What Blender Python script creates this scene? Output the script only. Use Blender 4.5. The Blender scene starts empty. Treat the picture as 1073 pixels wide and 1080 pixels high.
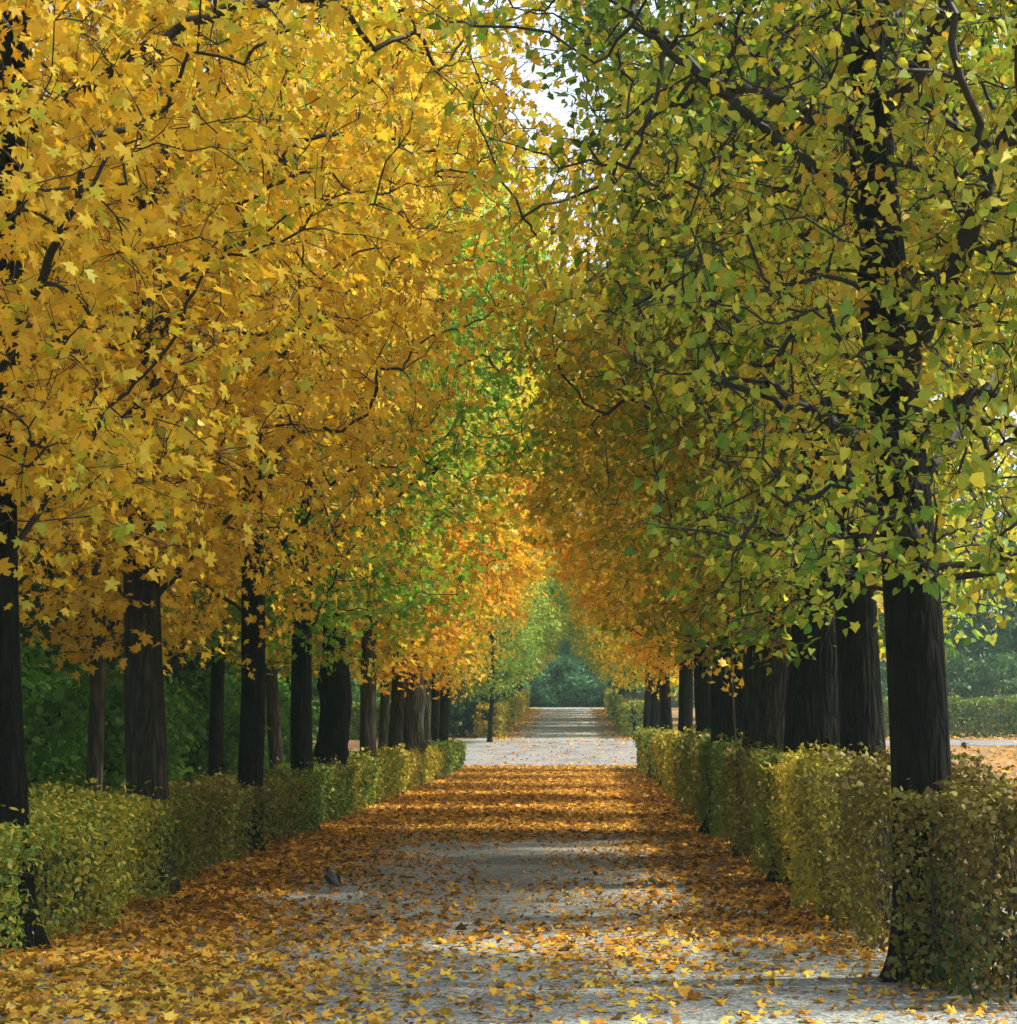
import bpy, math, random
import numpy as np

RAD = math.radians
SC = bpy.context.scene
COL = SC.collection
EYE = 1.45

# ------------------------------------------------------------------ helpers
def link(o, parent=None):
    COL.objects.link(o)
    if parent: o.parent = parent
    return o

def tag(o, label=None, cat=None, group=None, kind=None):
    if label: o['label'] = label
    if cat: o['category'] = cat
    if group: o['group'] = group
    if kind: o['kind'] = kind
    return o

def empty(name, loc, rz=0.0, s=1.0):
    o = bpy.data.objects.new(name, None)
    o.empty_display_size = 0.3
    o.location = loc
    o.rotation_euler = (0, 0, rz)
    o.scale = (s, s, s)
    return link(o)

def mobj(name, me, mat=None, parent=None):
    o = bpy.data.objects.new(name, me)
    if mat is not None:
        if not me.materials:
            me.materials.append(None)
        o.material_slots[0].link = 'OBJECT'
        o.material_slots[0].material = mat
    return link(o, parent)

def mesh_np(name, V, faces_flat, starts, smooth=False, rnd=None):
    me = bpy.data.meshes.new(name)
    V = np.asarray(V, np.float32)
    me.vertices.add(len(V)); me.vertices.foreach_set('co', V.ravel())
    me.loops.add(len(faces_flat)); me.loops.foreach_set('vertex_index', np.asarray(faces_flat, np.int32))
    me.polygons.add(len(starts)); me.polygons.foreach_set('loop_start', np.asarray(starts, np.int32))
    if smooth:
        me.polygons.foreach_set('use_smooth', np.ones(len(starts), bool))
    me.update(calc_edges=True)
    if rnd is not None:
        a = me.attributes.new('rnd', 'FLOAT', 'FACE')
        a.data.foreach_set('value', np.asarray(rnd, np.float32))
    return me

class Noise3:
    """smooth pseudo noise: a sum of random sinusoids, roughly -1..1"""
    def __init__(self, seed, freq, n=9):
        r = np.random.RandomState(seed)
        d = r.normal(size=(n, 3)); d /= np.linalg.norm(d, axis=1)[:, None]
        self.k = d * freq * r.uniform(.6, 1.5, (n, 1)); self.p = r.uniform(0, 6.28, n); self.n = n
    def __call__(self, P):
        return np.sin(np.asarray(P) @ self.k.T + self.p).sum(1) / math.sqrt(self.n / 2) / 1.6

def unit(v):
    return v / np.maximum(np.linalg.norm(v, axis=-1, keepdims=True), 1e-9)

# ------------------------------------------------------------------ leaves
def mirror(half):
    return half + [(-x, y) for x, y in reversed(half) if x > 1e-6]
MAPLE = mirror([(0, 0), (.2, -.07), (.56, .10), (.38, .20), (.30, .33), (.44, .46), (.60, .76), (.36, .68), (.17, .60), (.19, .80), (0, 1.04)])
MAPLE_MID = mirror([(0, 0), (.54, .08), (.27, .34), (.58, .74), (.17, .62), (0, 1.04)])
LINDEN = mirror([(0, .06), (.2, -.05), (.42, .08), (.48, .34), (.32, .68), (0, 1.02)])
OVAL = mirror([(0, 0), (.28, .25), (.27, .62), (0, 1)])
DIAM = mirror([(0, 0), (.5, .3), (.35, .75), (0, 1)])

def leaves(name, rs, P, Nn, size, shape, rnd, cup=.6, droop=.6, petiole=None):
    """one mesh holding a cloud of leaf blades; P base points, Nn blade normals"""
    n = len(P); k = len(shape)
    S = np.array(shape)
    W = unit(Nn)
    A = rs.normal(size=(n, 3)) if petiole is None else petiole + rs.normal(size=(n, 3)) * .5
    V_ = unit(A - (A * W).sum(1)[:, None] * W)
    U = np.cross(V_, W)
    cu = rs.uniform(-.2, 1, n) * cup; dr = rs.uniform(-.1, 1, n) * droop
    tw = rs.normal(0, .12, n)
    x = S[None, :, 0] * rs.uniform(.62, 1.1, n)[:, None]; y = np.repeat(S[None, :, 1], n, 0)
    x = x + rs.normal(0, .05, x.shape) * (np.abs(x) > 0); y = y + rs.normal(0, .05, y.shape)
    z = cu[:, None] * np.abs(x) - dr[:, None] * y * y + tw[:, None] * x * y
    sz = (size * rs.uniform(.5, 1.2, n))[:, None, None]
    V = P[:, None, :] + sz * (x[..., None] * U[:, None, :] + (y - .5)[..., None] * V_[:, None, :] + z[..., None] * W[:, None, :])
    idx = np.arange(n * k); st = np.arange(n) * k
    return mesh_np(name, V.reshape(-1, 3), idx, st, rnd=rnd)

def tubes(name, A, B, ra, rb, sides):
    """tapered prisms from A to B"""
    n = len(A)
    D = unit(B - A); L = np.linalg.norm(B - A, axis=1)
    A = A - D * (ra * .35)[:, None]
    ref = np.where(np.abs(D[:, 2:3]) < .9, np.array([[0, 0, 1.]]), np.array([[1., 0, 0]]))
    U = unit(np.cross(D, ref)); W = np.cross(D, U)
    t = np.arange(sides) / sides * 2 * math.pi
    ring = np.cos(t)[None, :, None] * U[:, None, :] + np.sin(t)[None, :, None] * W[:, None, :]
    V = np.concatenate([A[:, None, :] + ring * ra[:, None, None], B[:, None, :] + ring * rb[:, None, None]], 1)
    f = []
    for i in range(sides):
        j = (i + 1) % sides
        f.append([i, j, sides + j, sides + i])
    f = np.array(f)
    F = (np.arange(n) * 2 * sides)[:, None, None] + f[None]
    return V.reshape(-1, 3), F.reshape(-1)

# ------------------------------------------------------------------ materials
def new_mat(name):
    m = bpy.data.materials.new(name); m.use_nodes = True
    nt = m.node_tree; nt.nodes.clear()
    out = nt.nodes.new('ShaderNodeOutputMaterial')
    return m, nt, out

def ramp(nt, fac, stops):
    r = nt.nodes.new('ShaderNodeValToRGB')
    el = r.color_ramp.elements
    while len(el) < len(stops): el.new(.5)
    for e, (p, c) in zip(el, stops):
        e.position = p; e.color = (*c, 1)
    nt.links.new(fac, r.inputs['Fac'])
    return r.outputs['Color']

def noise(nt, scale, detail=3, vec=None, rough=.6):
    t = nt.nodes.new('ShaderNodeTexNoise'); t.inputs['Scale'].default_value = scale
    t.inputs['Detail'].default_value = detail; t.inputs['Roughness'].default_value = rough
    if vec is not None: nt.links.new(vec, t.inputs['Vector'])
    return t.outputs['Fac']

def leaf_mat(name, cols, trans=.5, mott=.16, spec=.025):
    m, nt, out = new_mat(name)
    at = nt.nodes.new('ShaderNodeAttribute'); at.attribute_name = 'rnd'
    tc = nt.nodes.new('ShaderNodeTexCoord')
    nz = noise(nt, 26, 2, tc.outputs['Object'])
    ma = nt.nodes.new('ShaderNodeMath'); ma.operation = 'MULTIPLY_ADD'
    nt.links.new(nz, ma.inputs[0]); ma.inputs[1].default_value = mott * 2
    su = nt.nodes.new('ShaderNodeMath'); su.operation = 'SUBTRACT'
    nt.links.new(at.outputs['Fac'], su.inputs[0]); su.inputs[1].default_value = mott
    nt.links.new(su.outputs[0], ma.inputs[2])
    n = len(cols)
    c = ramp(nt, ma.outputs[0], [(i / (n - 1), c) for i, c in enumerate(cols)])
    d = nt.nodes.new('ShaderNodeBsdfDiffuse'); t = nt.nodes.new('ShaderNodeBsdfTranslucent')
    g = nt.nodes.new('ShaderNodeBsdfGlossy'); g.inputs['Roughness'].default_value = .5; g.inputs['Color'].default_value = (.8, .8, .6, 1)
    nt.links.new(c, d.inputs['Color']); nt.links.new(c, t.inputs['Color'])
    m1 = nt.nodes.new('ShaderNodeMixShader'); m1.inputs[0].default_value = trans
    nt.links.new(d.outputs[0], m1.inputs[1]); nt.links.new(t.outputs[0], m1.inputs[2])
    m2 = nt.nodes.new('ShaderNodeMixShader'); m2.inputs[0].default_value = spec
    nt.links.new(m1.outputs[0], m2.inputs[1]); nt.links.new(g.outputs[0], m2.inputs[2])
    nt.links.new(m2.outputs[0], out.inputs['Surface'])
    return m

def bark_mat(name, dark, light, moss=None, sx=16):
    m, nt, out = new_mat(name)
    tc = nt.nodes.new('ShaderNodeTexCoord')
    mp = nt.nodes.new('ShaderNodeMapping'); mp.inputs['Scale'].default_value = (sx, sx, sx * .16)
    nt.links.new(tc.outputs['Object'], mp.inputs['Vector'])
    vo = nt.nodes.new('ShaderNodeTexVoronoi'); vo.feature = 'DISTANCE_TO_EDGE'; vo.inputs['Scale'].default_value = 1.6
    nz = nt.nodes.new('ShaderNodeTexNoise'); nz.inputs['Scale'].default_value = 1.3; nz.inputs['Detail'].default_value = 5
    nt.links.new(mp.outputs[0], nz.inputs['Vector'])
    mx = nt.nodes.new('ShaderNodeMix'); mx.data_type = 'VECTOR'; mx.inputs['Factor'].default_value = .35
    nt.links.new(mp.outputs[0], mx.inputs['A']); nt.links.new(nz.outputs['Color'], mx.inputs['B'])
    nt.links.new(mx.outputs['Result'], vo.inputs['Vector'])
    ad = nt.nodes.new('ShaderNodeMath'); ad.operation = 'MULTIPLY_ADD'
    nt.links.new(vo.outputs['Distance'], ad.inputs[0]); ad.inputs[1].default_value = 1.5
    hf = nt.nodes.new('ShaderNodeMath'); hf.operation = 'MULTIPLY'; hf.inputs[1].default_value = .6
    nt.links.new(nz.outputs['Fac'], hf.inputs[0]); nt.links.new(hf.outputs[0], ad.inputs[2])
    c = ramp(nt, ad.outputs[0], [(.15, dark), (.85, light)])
    if moss:
        pn = noise(nt, 2.2, 5, tc.outputs['Object'])
        mr = nt.nodes.new('ShaderNodeMapRange'); mr.inputs[1].default_value = .52; mr.inputs[2].default_value = .7
        nt.links.new(pn, mr.inputs[0])
        mm = nt.nodes.new('ShaderNodeMix'); mm.data_type = 'RGBA'
        nt.links.new(mr.outputs[0], mm.inputs['Factor']); nt.links.new(c, mm.inputs['A'])
        mm.inputs['B'].default_value = (*moss, 1); c = mm.outputs['Result']
    p = nt.nodes.new('ShaderNodeBsdfPrincipled'); p.inputs['Roughness'].default_value = .85
    p.inputs['Specular IOR Level'].default_value = .08
    nt.links.new(c, p.inputs['Base Color'])
    b = nt.nodes.new('ShaderNodeBump'); b.inputs['Strength'].default_value = 1; b.inputs['Distance'].default_value = .05
    nt.links.new(ad.outputs[0], b.inputs['Height']); nt.links.new(b.outputs[0], p.inputs['Normal'])
    nt.links.new(p.outputs[0], out.inputs['Surface'])
    return m

def gravel_mat(name, a, b_, bump=.6):
    m, nt, out = new_mat(name)
    tc = nt.nodes.new('ShaderNodeTexCoord')
    vo = nt.nodes.new('ShaderNodeTexVoronoi'); vo.inputs['Scale'].default_value = 55
    nt.links.new(tc.outputs['Object'], vo.inputs['Vector'])
    sp = nt.nodes.new('ShaderNodeSeparateColor'); nt.links.new(vo.outputs['Color'], sp.inputs[0])
    c1 = ramp(nt, sp.outputs[0], [(0, a), (.6, b_), (1, tuple(min(1, x * 1.5) for x in b_))])
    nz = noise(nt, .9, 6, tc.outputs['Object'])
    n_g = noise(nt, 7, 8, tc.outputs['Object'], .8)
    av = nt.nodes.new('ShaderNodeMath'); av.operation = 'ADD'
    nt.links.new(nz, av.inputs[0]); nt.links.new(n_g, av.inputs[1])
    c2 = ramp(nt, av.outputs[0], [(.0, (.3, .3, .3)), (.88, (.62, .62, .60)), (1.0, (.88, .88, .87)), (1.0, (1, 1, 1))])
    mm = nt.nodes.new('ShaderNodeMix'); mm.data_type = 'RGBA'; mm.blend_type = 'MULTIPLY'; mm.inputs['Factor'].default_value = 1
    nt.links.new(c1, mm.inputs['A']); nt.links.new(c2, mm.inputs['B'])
    p = nt.nodes.new('ShaderNodeBsdfPrincipled'); p.inputs['Roughness'].default_value = .9
    nt.links.new(mm.outputs['Result'], p.inputs['Base Color'])
    bu = nt.nodes.new('ShaderNodeBump'); bu.inputs['Strength'].default_value = bump; bu.inputs['Distance'].default_value = .012
    nt.links.new(vo.outputs['Distance'], bu.inputs['Height']); nt.links.new(bu.outputs[0], p.inputs['Normal'])
    nt.links.new(p.outputs[0], out.inputs['Surface'])
    return m

def ground_mat():
    m, nt, out = new_mat('leaf_littered_soil')
    tc = nt.nodes.new('ShaderNodeTexCoord')
    n1 = noise(nt, 9, 6, tc.outputs['Object'], .75)
    n2 = noise(nt, .25, 5, tc.outputs['Object'])
    ad = nt.nodes.new('ShaderNodeMath'); ad.operation = 'MULTIPLY_ADD'; ad.inputs[1].default_value = .6
    nt.links.new(n2, ad.inputs[0])
    h = nt.nodes.new('ShaderNodeMath'); h.operation = 'MULTIPLY'; h.inputs[1].default_value = .6
    nt.links.new(n1, h.inputs[0]); nt.links.new(h.outputs[0], ad.inputs[2])
    c = ramp(nt, ad.outputs[0], [(.38, (.03, .035, .012)), (.52, (.075, .05, .018)), (.62, (.20, .10, .025)), (.75, (.30, .17, .04))])
    p = nt.nodes.new('ShaderNodeBsdfPrincipled'); p.inputs['Roughness'].default_value = .95
    nt.links.new(c, p.inputs['Base Color'])
    bu = nt.nodes.new('ShaderNodeBump'); bu.inputs['Strength'].default_value = .8; bu.inputs['Distance'].default_value = .05
    nt.links.new(n1, bu.inputs['Height']); nt.links.new(bu.outputs[0], p.inputs['Normal'])
    nt.links.new(p.outputs[0], out.inputs['Surface'])
    return m

def plain_mat(name, col, rough=.6):
    m, nt, out = new_mat(name)
    p = nt.nodes.new('ShaderNodeBsdfPrincipled'); p.inputs['Roughness'].default_value = rough
    tc = nt.nodes.new('ShaderNodeTexCoord')
    c = ramp(nt, noise(nt, 40, 3, tc.outputs['Object']), [(.3, tuple(x * .7 for x in col)), (.7, tuple(x * 1.3 for x in col))])
    nt.links.new(c, p.inputs['Base Color']); nt.links.new(p.outputs[0], out.inputs['Surface'])
    return m

G_ = (.13, .27, .025); DG = (.05, .15, .018); Y = (.84, .58, .03); YG = (.52, .50, .03); GO = (.80, .46, .02)
OR = (.80, .38, .018); OL = (.26, .28, .02); BR = (.20, .09, .02); LY = (.85, .66, .06)
M = dict(
    gold=leaf_mat('golden_maple_leaf', [(.16, .28, .025), YG, GO, Y, (.66, .36, .02), Y, LY, GO, YG]),
    goldgreen=leaf_mat('yellow_green_maple_leaf', [(.14, .28, .025), (.34, .42, .03), YG, LY, Y, GO, Y, LY]),
    amber=leaf_mat('amber_leaf', [OL, GO, Y, GO, OR, Y]),
    olivegold=leaf_mat('olive_gold_leaf', [OL, YG, OL, GO, YG, Y]),
    green=leaf_mat('green_maple_leaf', [DG, (.17, .36, .03), (.24, .46, .03), (.17, .36, .03), (.42, .52, .03)]),
    lime=leaf_mat('lime_yellow_leaf', [(.2, .40, .03), (.5, .55, .03), (.66, .62, .04), YG, LY]),
    orange=leaf_mat('orange_maple_leaf', [GO, OR, (.85, .42, .015), OR, Y]),
    linden=leaf_mat('linden_leaf', [(.025, .10, .015), (.07, .20, .02), (.14, .29, .022), (.26, .36, .03), (.42, .44, .035), (.64, .58, .05), (.58, .36, .03)]),
    lindenshade=leaf_mat('shade_darkened_olive_linden_leaf', [(.025, .10, .015), (.07, .19, .018), (.14, .27, .02), (.30, .34, .02), (.46, .40, .025)]),  # olive leaves, darkened to put the shade behind the front lindens into the colour
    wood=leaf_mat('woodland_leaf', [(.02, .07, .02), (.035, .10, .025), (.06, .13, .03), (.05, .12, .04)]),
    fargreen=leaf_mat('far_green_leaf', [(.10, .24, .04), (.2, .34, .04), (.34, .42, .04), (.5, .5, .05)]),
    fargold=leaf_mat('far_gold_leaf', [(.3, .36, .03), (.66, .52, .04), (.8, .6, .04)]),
    woodfar=leaf_mat('haze_tinted_green_leaf', [(.08, .22, .11), (.12, .30, .14), (.18, .36, .16), (.16, .34, .18)]),  # pale teal of the distant haze mixed into the leaf colour
    shrub=leaf_mat('shrub_leaf', [(.03, .11, .015), (.07, .22, .02), (.13, .32, .03), (.26, .40, .04)]),
    carpet=leaf_mat('fallen_leaf', [(.13, .06, .015), (.36, .16, .02), (.56, .24, .02), (.30, .15, .03), (.64, .32, .025), (.60, .38, .04), (.42, .31, .05), (.68, .47, .05)], trans=.2),
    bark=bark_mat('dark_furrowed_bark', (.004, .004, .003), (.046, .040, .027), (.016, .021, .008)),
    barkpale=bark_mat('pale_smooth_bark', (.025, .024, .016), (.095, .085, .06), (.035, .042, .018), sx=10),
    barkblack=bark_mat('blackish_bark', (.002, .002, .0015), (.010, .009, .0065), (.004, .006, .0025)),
    twig=plain_mat('dark_twig', (.010, .008, .005), .7),
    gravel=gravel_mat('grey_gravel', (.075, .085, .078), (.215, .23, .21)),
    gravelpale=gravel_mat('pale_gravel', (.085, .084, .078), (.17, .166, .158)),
    soil=ground_mat(),
)

# ------------------------------------------------------------------ terrain
def gh(y):
    y = np.asarray(y, float)
    t = np.clip((y - 64) / 17, 0, 1); s = t * t * (3 - 2 * t)
    return .80 * s + np.clip(y - 80, 0, 75) * .0248 + np.clip(y - 157, 0, 40) * .12

def sheet(name, x0, x1, ys, dz, mat, wob=0, seed=0, nx=2):
    rs = np.random.RandomState(seed)
    xs = np.linspace(x0, x1, nx)
    V = []
    for y in ys:
        for i, x in enumerate(xs):
            w = 0
            if wob and i in (0, nx - 1): w = wob * (math.sin(y * .9 + seed + i) + .5 * math.sin(y * 2.3 + i * 2)) / 1.5
            V.append((x + w, y, float(gh(y)) + dz))
    f = []; st = []
    for j in range(len(ys) - 1):
        for i in range(nx - 1):
            a = j * nx + i
            st.append(len(f)); f += [a, a + 1, a + nx + 1, a + nx]
    o = mobj(name, mesh_np(name, V, f, st, smooth=True), mat)
    return tag(o, kind='structure')

ys_g = [-120, -60, -20] + list(np.arange(0, 62, 6.)) + list(np.arange(62, 84, 1.)) + list(np.arange(84, 156, 6.)) + [160, 200, 260]
sheet('ground', -260, 260, ys_g, 0, M['soil'], nx=9)
ys_p = list(np.arange(-10, 62, .8)) + list(np.arange(62, 84, 1.)) + list(np.arange(84, 152, 2.))
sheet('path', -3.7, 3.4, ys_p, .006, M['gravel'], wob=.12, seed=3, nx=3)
ys_c = list(np.arange(66.5, 79.6, 1.))
sheet('cross_path', -4.3, 5, ys_c, .012, M['gravelpale'], nx=5)
sheet('side_path', 5, 120, list(np.arange(75.5, 79.6, 1.)), .012, M['gravelpale'], nx=5)

# ------------------------------------------------------------------ trees
def trunk_mesh(name, seed, H, r0, burl=0, lean=(0, 0), fork=None, top=.42):
    rs = np.random.RandomState(seed)
    sides = 20
    zs = np.concatenate([np.linspace(-.12, .6, 9), np.linspace(.75, H, int(H / .22))])
    ph = rs.uniform(0, 6.28, 6)
    V = []; cx = []
    nz = Noise3(seed + 5, 3.0)
    for z in zs:
        ox = lean[0] * z + .07 * math.sin(z * .7 + ph[0]) - .07 * math.sin(ph[0])
        oy = lean[1] * z + .07 * math.sin(z * .6 + ph[1]) - .07 * math.sin(ph[1])
        t = max(0, z) / H
        r = r0 * (1 - (1 - top) * t) if t < .75 else r0 * (1 - (1 - top) * t) * (1 - (t - .75) / .25 * .6)
        fl = .75 * math.exp(-max(z, -.1) / .17)
        cx.append((ox, oy, z))
        a = np.arange(sides) / sides * 2 * math.pi
        lob = 1 + fl * (.55 + .45 * np.cos(a * 5 + ph[2]) * .8 + .2 * np.cos(a * 3 + ph[3]))
        P = np.stack([np.cos(a), np.sin(a), np.full(sides, z)], 1)
        rr = r * lob * (1 + .05 * nz(P * np.array([2, 2, 1.2])) + .05 * np.cos(2 * a + ph[4] + z * .4))
        if burl:
            rr *= 1 + burl * math.exp(-((z - 1.9) / .5) ** 2) * (.6 + .6 * nz(P * 2.5)) + burl * .8 * math.exp(-((z - .9) / .45) ** 2) * (.5 + .7 * nz(P * 3 + 4))
        V.append(np.stack([ox + rr * np.cos(a), oy + rr * np.sin(a), np.full(sides, z)], 1))
    V = np.concatenate(V)
    f = []; st = []
    for j in range(len(zs) - 1):
        for i in range(sides):
            k = (i + 1) % sides
            st.append(len(f)); f += [j * sides + i, j * sides + k, (j + 1) * sides + k, (j + 1) * sides + i]
    st.append(len(f)); f += [(len(zs) - 1) * sides + i for i in range(sides)]
    return mesh_np(name, V, f, st, smooth=True), np.array(cx)

def grow(seed, axis, prof, nclump, nlimb, limb_h, shell=.55, thresh=-.35, core=.12, extra=None):
    """clump points in a solid of revolution and the branches that carry them"""
    rs = np.random.RandomState(seed)
    hs, rr = np.array(prof).T
    nz = Noise3(seed + 11, 2.6)
    pts = []
    h0, h1 = hs[0], hs[-1]
    Rm = rr.max()
    cen = lambda h: np.stack([np.interp(h, axis[:, 2], axis[:, 0]), np.interp(h, axis[:, 2], axis[:, 1])], -1)
    while len(pts) < nclump:
        h = rs.uniform(h0, h1, 4000); x = rs.uniform(-Rm, Rm, 4000); y = rs.uniform(-Rm, Rm, 4000)
        d = np.hypot(x, y); a = np.arctan2(y, x)
        R = np.interp(h, hs, rr) * (1 + .13 * np.sin(a * 3 + seed + h) + .10 * np.sin(a * 5 + 2 * seed - h * 1.7))
        P = np.stack([x, y, h], 1)
        ok = (d < R) & (nz(P) > thresh) & (rs.uniform(size=4000) < np.clip((d / np.maximum(R, .01)) / shell, core, 1))
        P = P[ok]; P[:, :2] += cen(P[:, 2])
        pts += list(P)
    pts = np.array(pts[:nclump])
    if extra:
        n, (xa, xb), (ya, yb), (za, zb) = extra
        pts = np.concatenate([pts, np.column_stack([rs.uniform(xa, xb, n), rs.uniform(ya, yb, n), za + (zb - za) * rs.uniform(size=n) ** 1.4])])
    # node list: trunk axis, then limbs, then clumps (greedy joining)
    ax = axis[(axis[:, 2] > limb_h[0] - .3)]
    N = [tuple(p) for p in ax]; par = [-1] * len(ax); plen = [0.0] * len(ax)
    for i in range(nlimb):
        h = limb_h[0] + (limb_h[1] - limb_h[0]) * (i + rs.uniform(0, .8)) / nlimb
        j = int(np.argmin(np.abs(ax[:, 2] - h)))
        a = i * 2.4 + rs.uniform(-.4, .4)
        R = np.interp(h + .6, hs, rr) * .72
        p = np.array(ax[j]); prev = j; el = rs.uniform(.25, .95)
        n = 7
        for s in range(n):
            el2 = el + .10 * math.sin(s * 1.1 + i) ; a += rs.normal(0, .14)
            p = p + np.array([math.cos(a) * math.cos(el2), math.sin(a) * math.cos(el2), math.sin(el2)]) * R / n / max(.5, math.cos(el2))
            p[2] = min(p[2], h1 - .2)
            N.append(tuple(p)); par.append(prev); plen.append(plen[prev] * .4 + R / n); prev = len(N) - 1
    N0 = len(N)
    allP = np.concatenate([np.array(N), pts]); T = len(allP)
    parent = np.full(T, -1); parent[:N0] = par
    pl = np.zeros(T); pl[:N0] = plen
    todo = np.ones(len(pts), bool)
    best = np.full(len(pts), 1e9); who = np.zeros(len(pts), int)
    def relax(i):
        d = pts - allP[i]
        dist = np.linalg.norm(d, axis=1)
        c = dist + .22 * pl[i] + .25 * np.maximum(0, -d[:, 2])
        b = c < best
        best[b] = c[b]; who[b] = i
    for i in range(N0): relax(i)
    for _ in range(len(pts)):
        k = int(np.argmin(np.where(todo, best, 1e9)))
        todo[k] = False
        g = N0 + k; parent[g] = who[k]
        pl[g] = pl[who[k]] + np.linalg.norm(allP[g] - allP[who[k]])
        best_k = best[k]; relax(g); best[k] = best_k; who[k] = parent[g]
    area = np.zeros(T); tip = .0045
    hasch = np.zeros(T, bool); hasch[parent[parent >= 0]] = True
    order = np.argsort(-pl)
    # accumulate pipe areas from tips inward
    ch = [[] for _ in range(T)]
    for i, p_ in enumerate(parent):
        if p_ >= 0: ch[p_].append(i)
    import sys
    sys.setrecursionlimit(100000)
    def acc(i):
        area[i] = max(tip ** 2, sum(acc(c) for c in ch[i])) if ch[i] else tip ** 2
        return area[i]
    for i in range(len(ax)): acc(i)
    return allP, parent, np.sqrt(area), N0, len(ax)

def branch_mesh(name, P, parent, rad, nax, seed, rmax, fine=0):
    rs = np.random.RandomState(seed)
    i = np.where(parent >= 0)[0]
    A = P[parent[i]]; B = P[i]
    rb = np.minimum(rad[i], rmax); 
    ra = np.where(parent[i] < nax, np.minimum(rb * 1.15, rmax), np.minimum(np.minimum(rad[parent[i]], rb * 1.35), rmax))
    L = np.linalg.norm(B - A, axis=1)
    jit = rs.normal(size=A.shape) * (L * .06)[:, None]
    m1 = A * .66 + B * .34 + jit + np.array([0, 0, 1.]) * (L * .05)[:, None]
    m2 = A * .33 + B * .67 + jit * .6 + rs.normal(size=A.shape) * (L * .05)[:, None]
    AA = np.concatenate([A, m1, m2]); BB = np.concatenate([m1, m2, B])
    RA = np.concatenate([ra, ra * .66 + rb * .34, ra * .33 + rb * .67]); RB = np.concatenate([ra * .66 + rb * .34, ra * .33 + rb * .67, rb])
    if fine:
        j = np.repeat(i[rad[i] < .012], fine)
        ln = rs.uniform(.12, .42, len(j))
        dd = unit(unit(P[j] - P[parent[j]]) * .8 + rs.normal(size=(len(j), 3)) * .7)
        t0 = P[j]; t1 = t0 + dd * (ln * .5)[:, None]; t2 = t1 + unit(dd + rs.normal(size=dd.shape) * .35) * (ln * .5)[:, None]
        AA = np.concatenate([AA, t0, t1]); BB = np.concatenate([BB, t1, t2])
        o3 = np.full(len(j), .0034)
        RA = np.concatenate([RA, o3, o3 * .75]); RB = np.concatenate([RB, o3 * .75, o3 * .35])
    Vs = []; Fs = []; off = 0
    for lo, hi, sd in ((0, .012, 3), (.012, .03, 5), (.03, 9, 9)):
        s = (RA >= lo) & (RA < hi)
        if not s.any(): continue
        V, F = tubes(name, AA[s], BB[s], RA[s], RB[s], sd)
        Vs.append(V); Fs.append(F + off); off += len(V)
    F = np.concatenate(Fs)
    return mesh_np(name, np.concatenate(Vs), F, np.arange(0, len(F), 4), smooth=True)

def crown_mesh(name, seed, P, N0, per, size, shape, spread, axis, up=.55, outw=.6, jit=.75, hue=.45):
    rs = np.random.RandomState(seed + 77)
    C = P[N0:]
    k = rs.poisson(per, len(C))
    idx = np.repeat(np.arange(len(C)), k)
    n = len(idx)
    off = rs.normal(size=(n, 3)) * spread * np.array([1, 1, .55])
    off[:, 2] -= .04
    L = C[idx] + off
    ax = np.stack([np.interp(L[:, 2], axis[:, 2], axis[:, 0]), np.interp(L[:, 2], axis[:, 2], axis[:, 1]), L[:, 2] - .6], 1)
    out = unit(L - ax)
    Nn = out * outw + np.array([0, 0, up]) + rs.normal(size=(n, 3)) * jit
    Nn += rs.normal(size=(len(C), 3))[idx] * .55
    pet = out * .8 + np.array([0, 0, -.9]) + off / max(spread, .01) * .4
    nz = Noise3(seed + 31, 1.1)
    cl = rs.uniform(size=len(C))[idx]
    rnd = np.clip((1 - hue) * rs.uniform(size=n) + hue * (.5 + .42 * nz(L)) * .75 + hue * .25 * cl + .02, 0, 1)
    return leaves(name, rs, L, Nn, size, shape, rnd, petiole=pet)

MAPLE_PROF = [(2.15, .55), (2.6, 1.35), (3.4, 1.9), (4.3, 2.35), (5.5, 3.0), (6.8, 3.4), (8.2, 3.1), (9.4, 2.1), (10.2, .4)]
LIND_PROF = [(2.1, 1.1), (2.35, 1.35), (3.1, 1.35), (4.4, 1.8), (5.2, 2.1), (6.5, 2.5), (8, 2.3), (9.2, 1.5), (10, .3)]
WOOD_PROF = [(.9, 1.2), (2, 2.6), (4, 3.3), (6.5, 3.6), (9, 3.2), (11, 2.2), (12.5, .4)]

ARCH_PROF = [(2.15, .6), (2.6, 1.35), (3.5, 2.0), (4.3, 2.55), (5.3, 3.15), (6.8, 3.6), (8.5, 3.5), (10.5, 3.0), (12, 1.9), (13, .4)]
TALL_LIND = [(2.3, .9), (2.8, 1.3), (3.6, 1.6), (4.6, 2.0), (5.6, 2.5), (6.8, 2.6), (8, 1.9), (9, .6)]
PROTO = {}
def proto(key, seed, H, r0, prof, nclump, per, size, shape, spread, nlimb=12, limb_h=(2.3, 8), thresh=-.35, burl=0, lean=(0, 0), shell=.55, core=.12, extra=None, fine=3, thick=1.0, **kw):
    tm, ax = trunk_mesh('trunk', seed, H, r0, burl, lean)
    P, par, rad, N0, nax = grow(seed, ax, prof, nclump, nlimb, limb_h, shell, thresh, core, extra)
    bm = branch_mesh('branches', P, par, rad * thick, nax, seed, r0 * .62, fine=fine)
    cm = crown_mesh('crown', seed, P, N0, per, size, shape, spread, ax, **kw)
    PROTO[key] = (tm, bm, cm)

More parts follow.
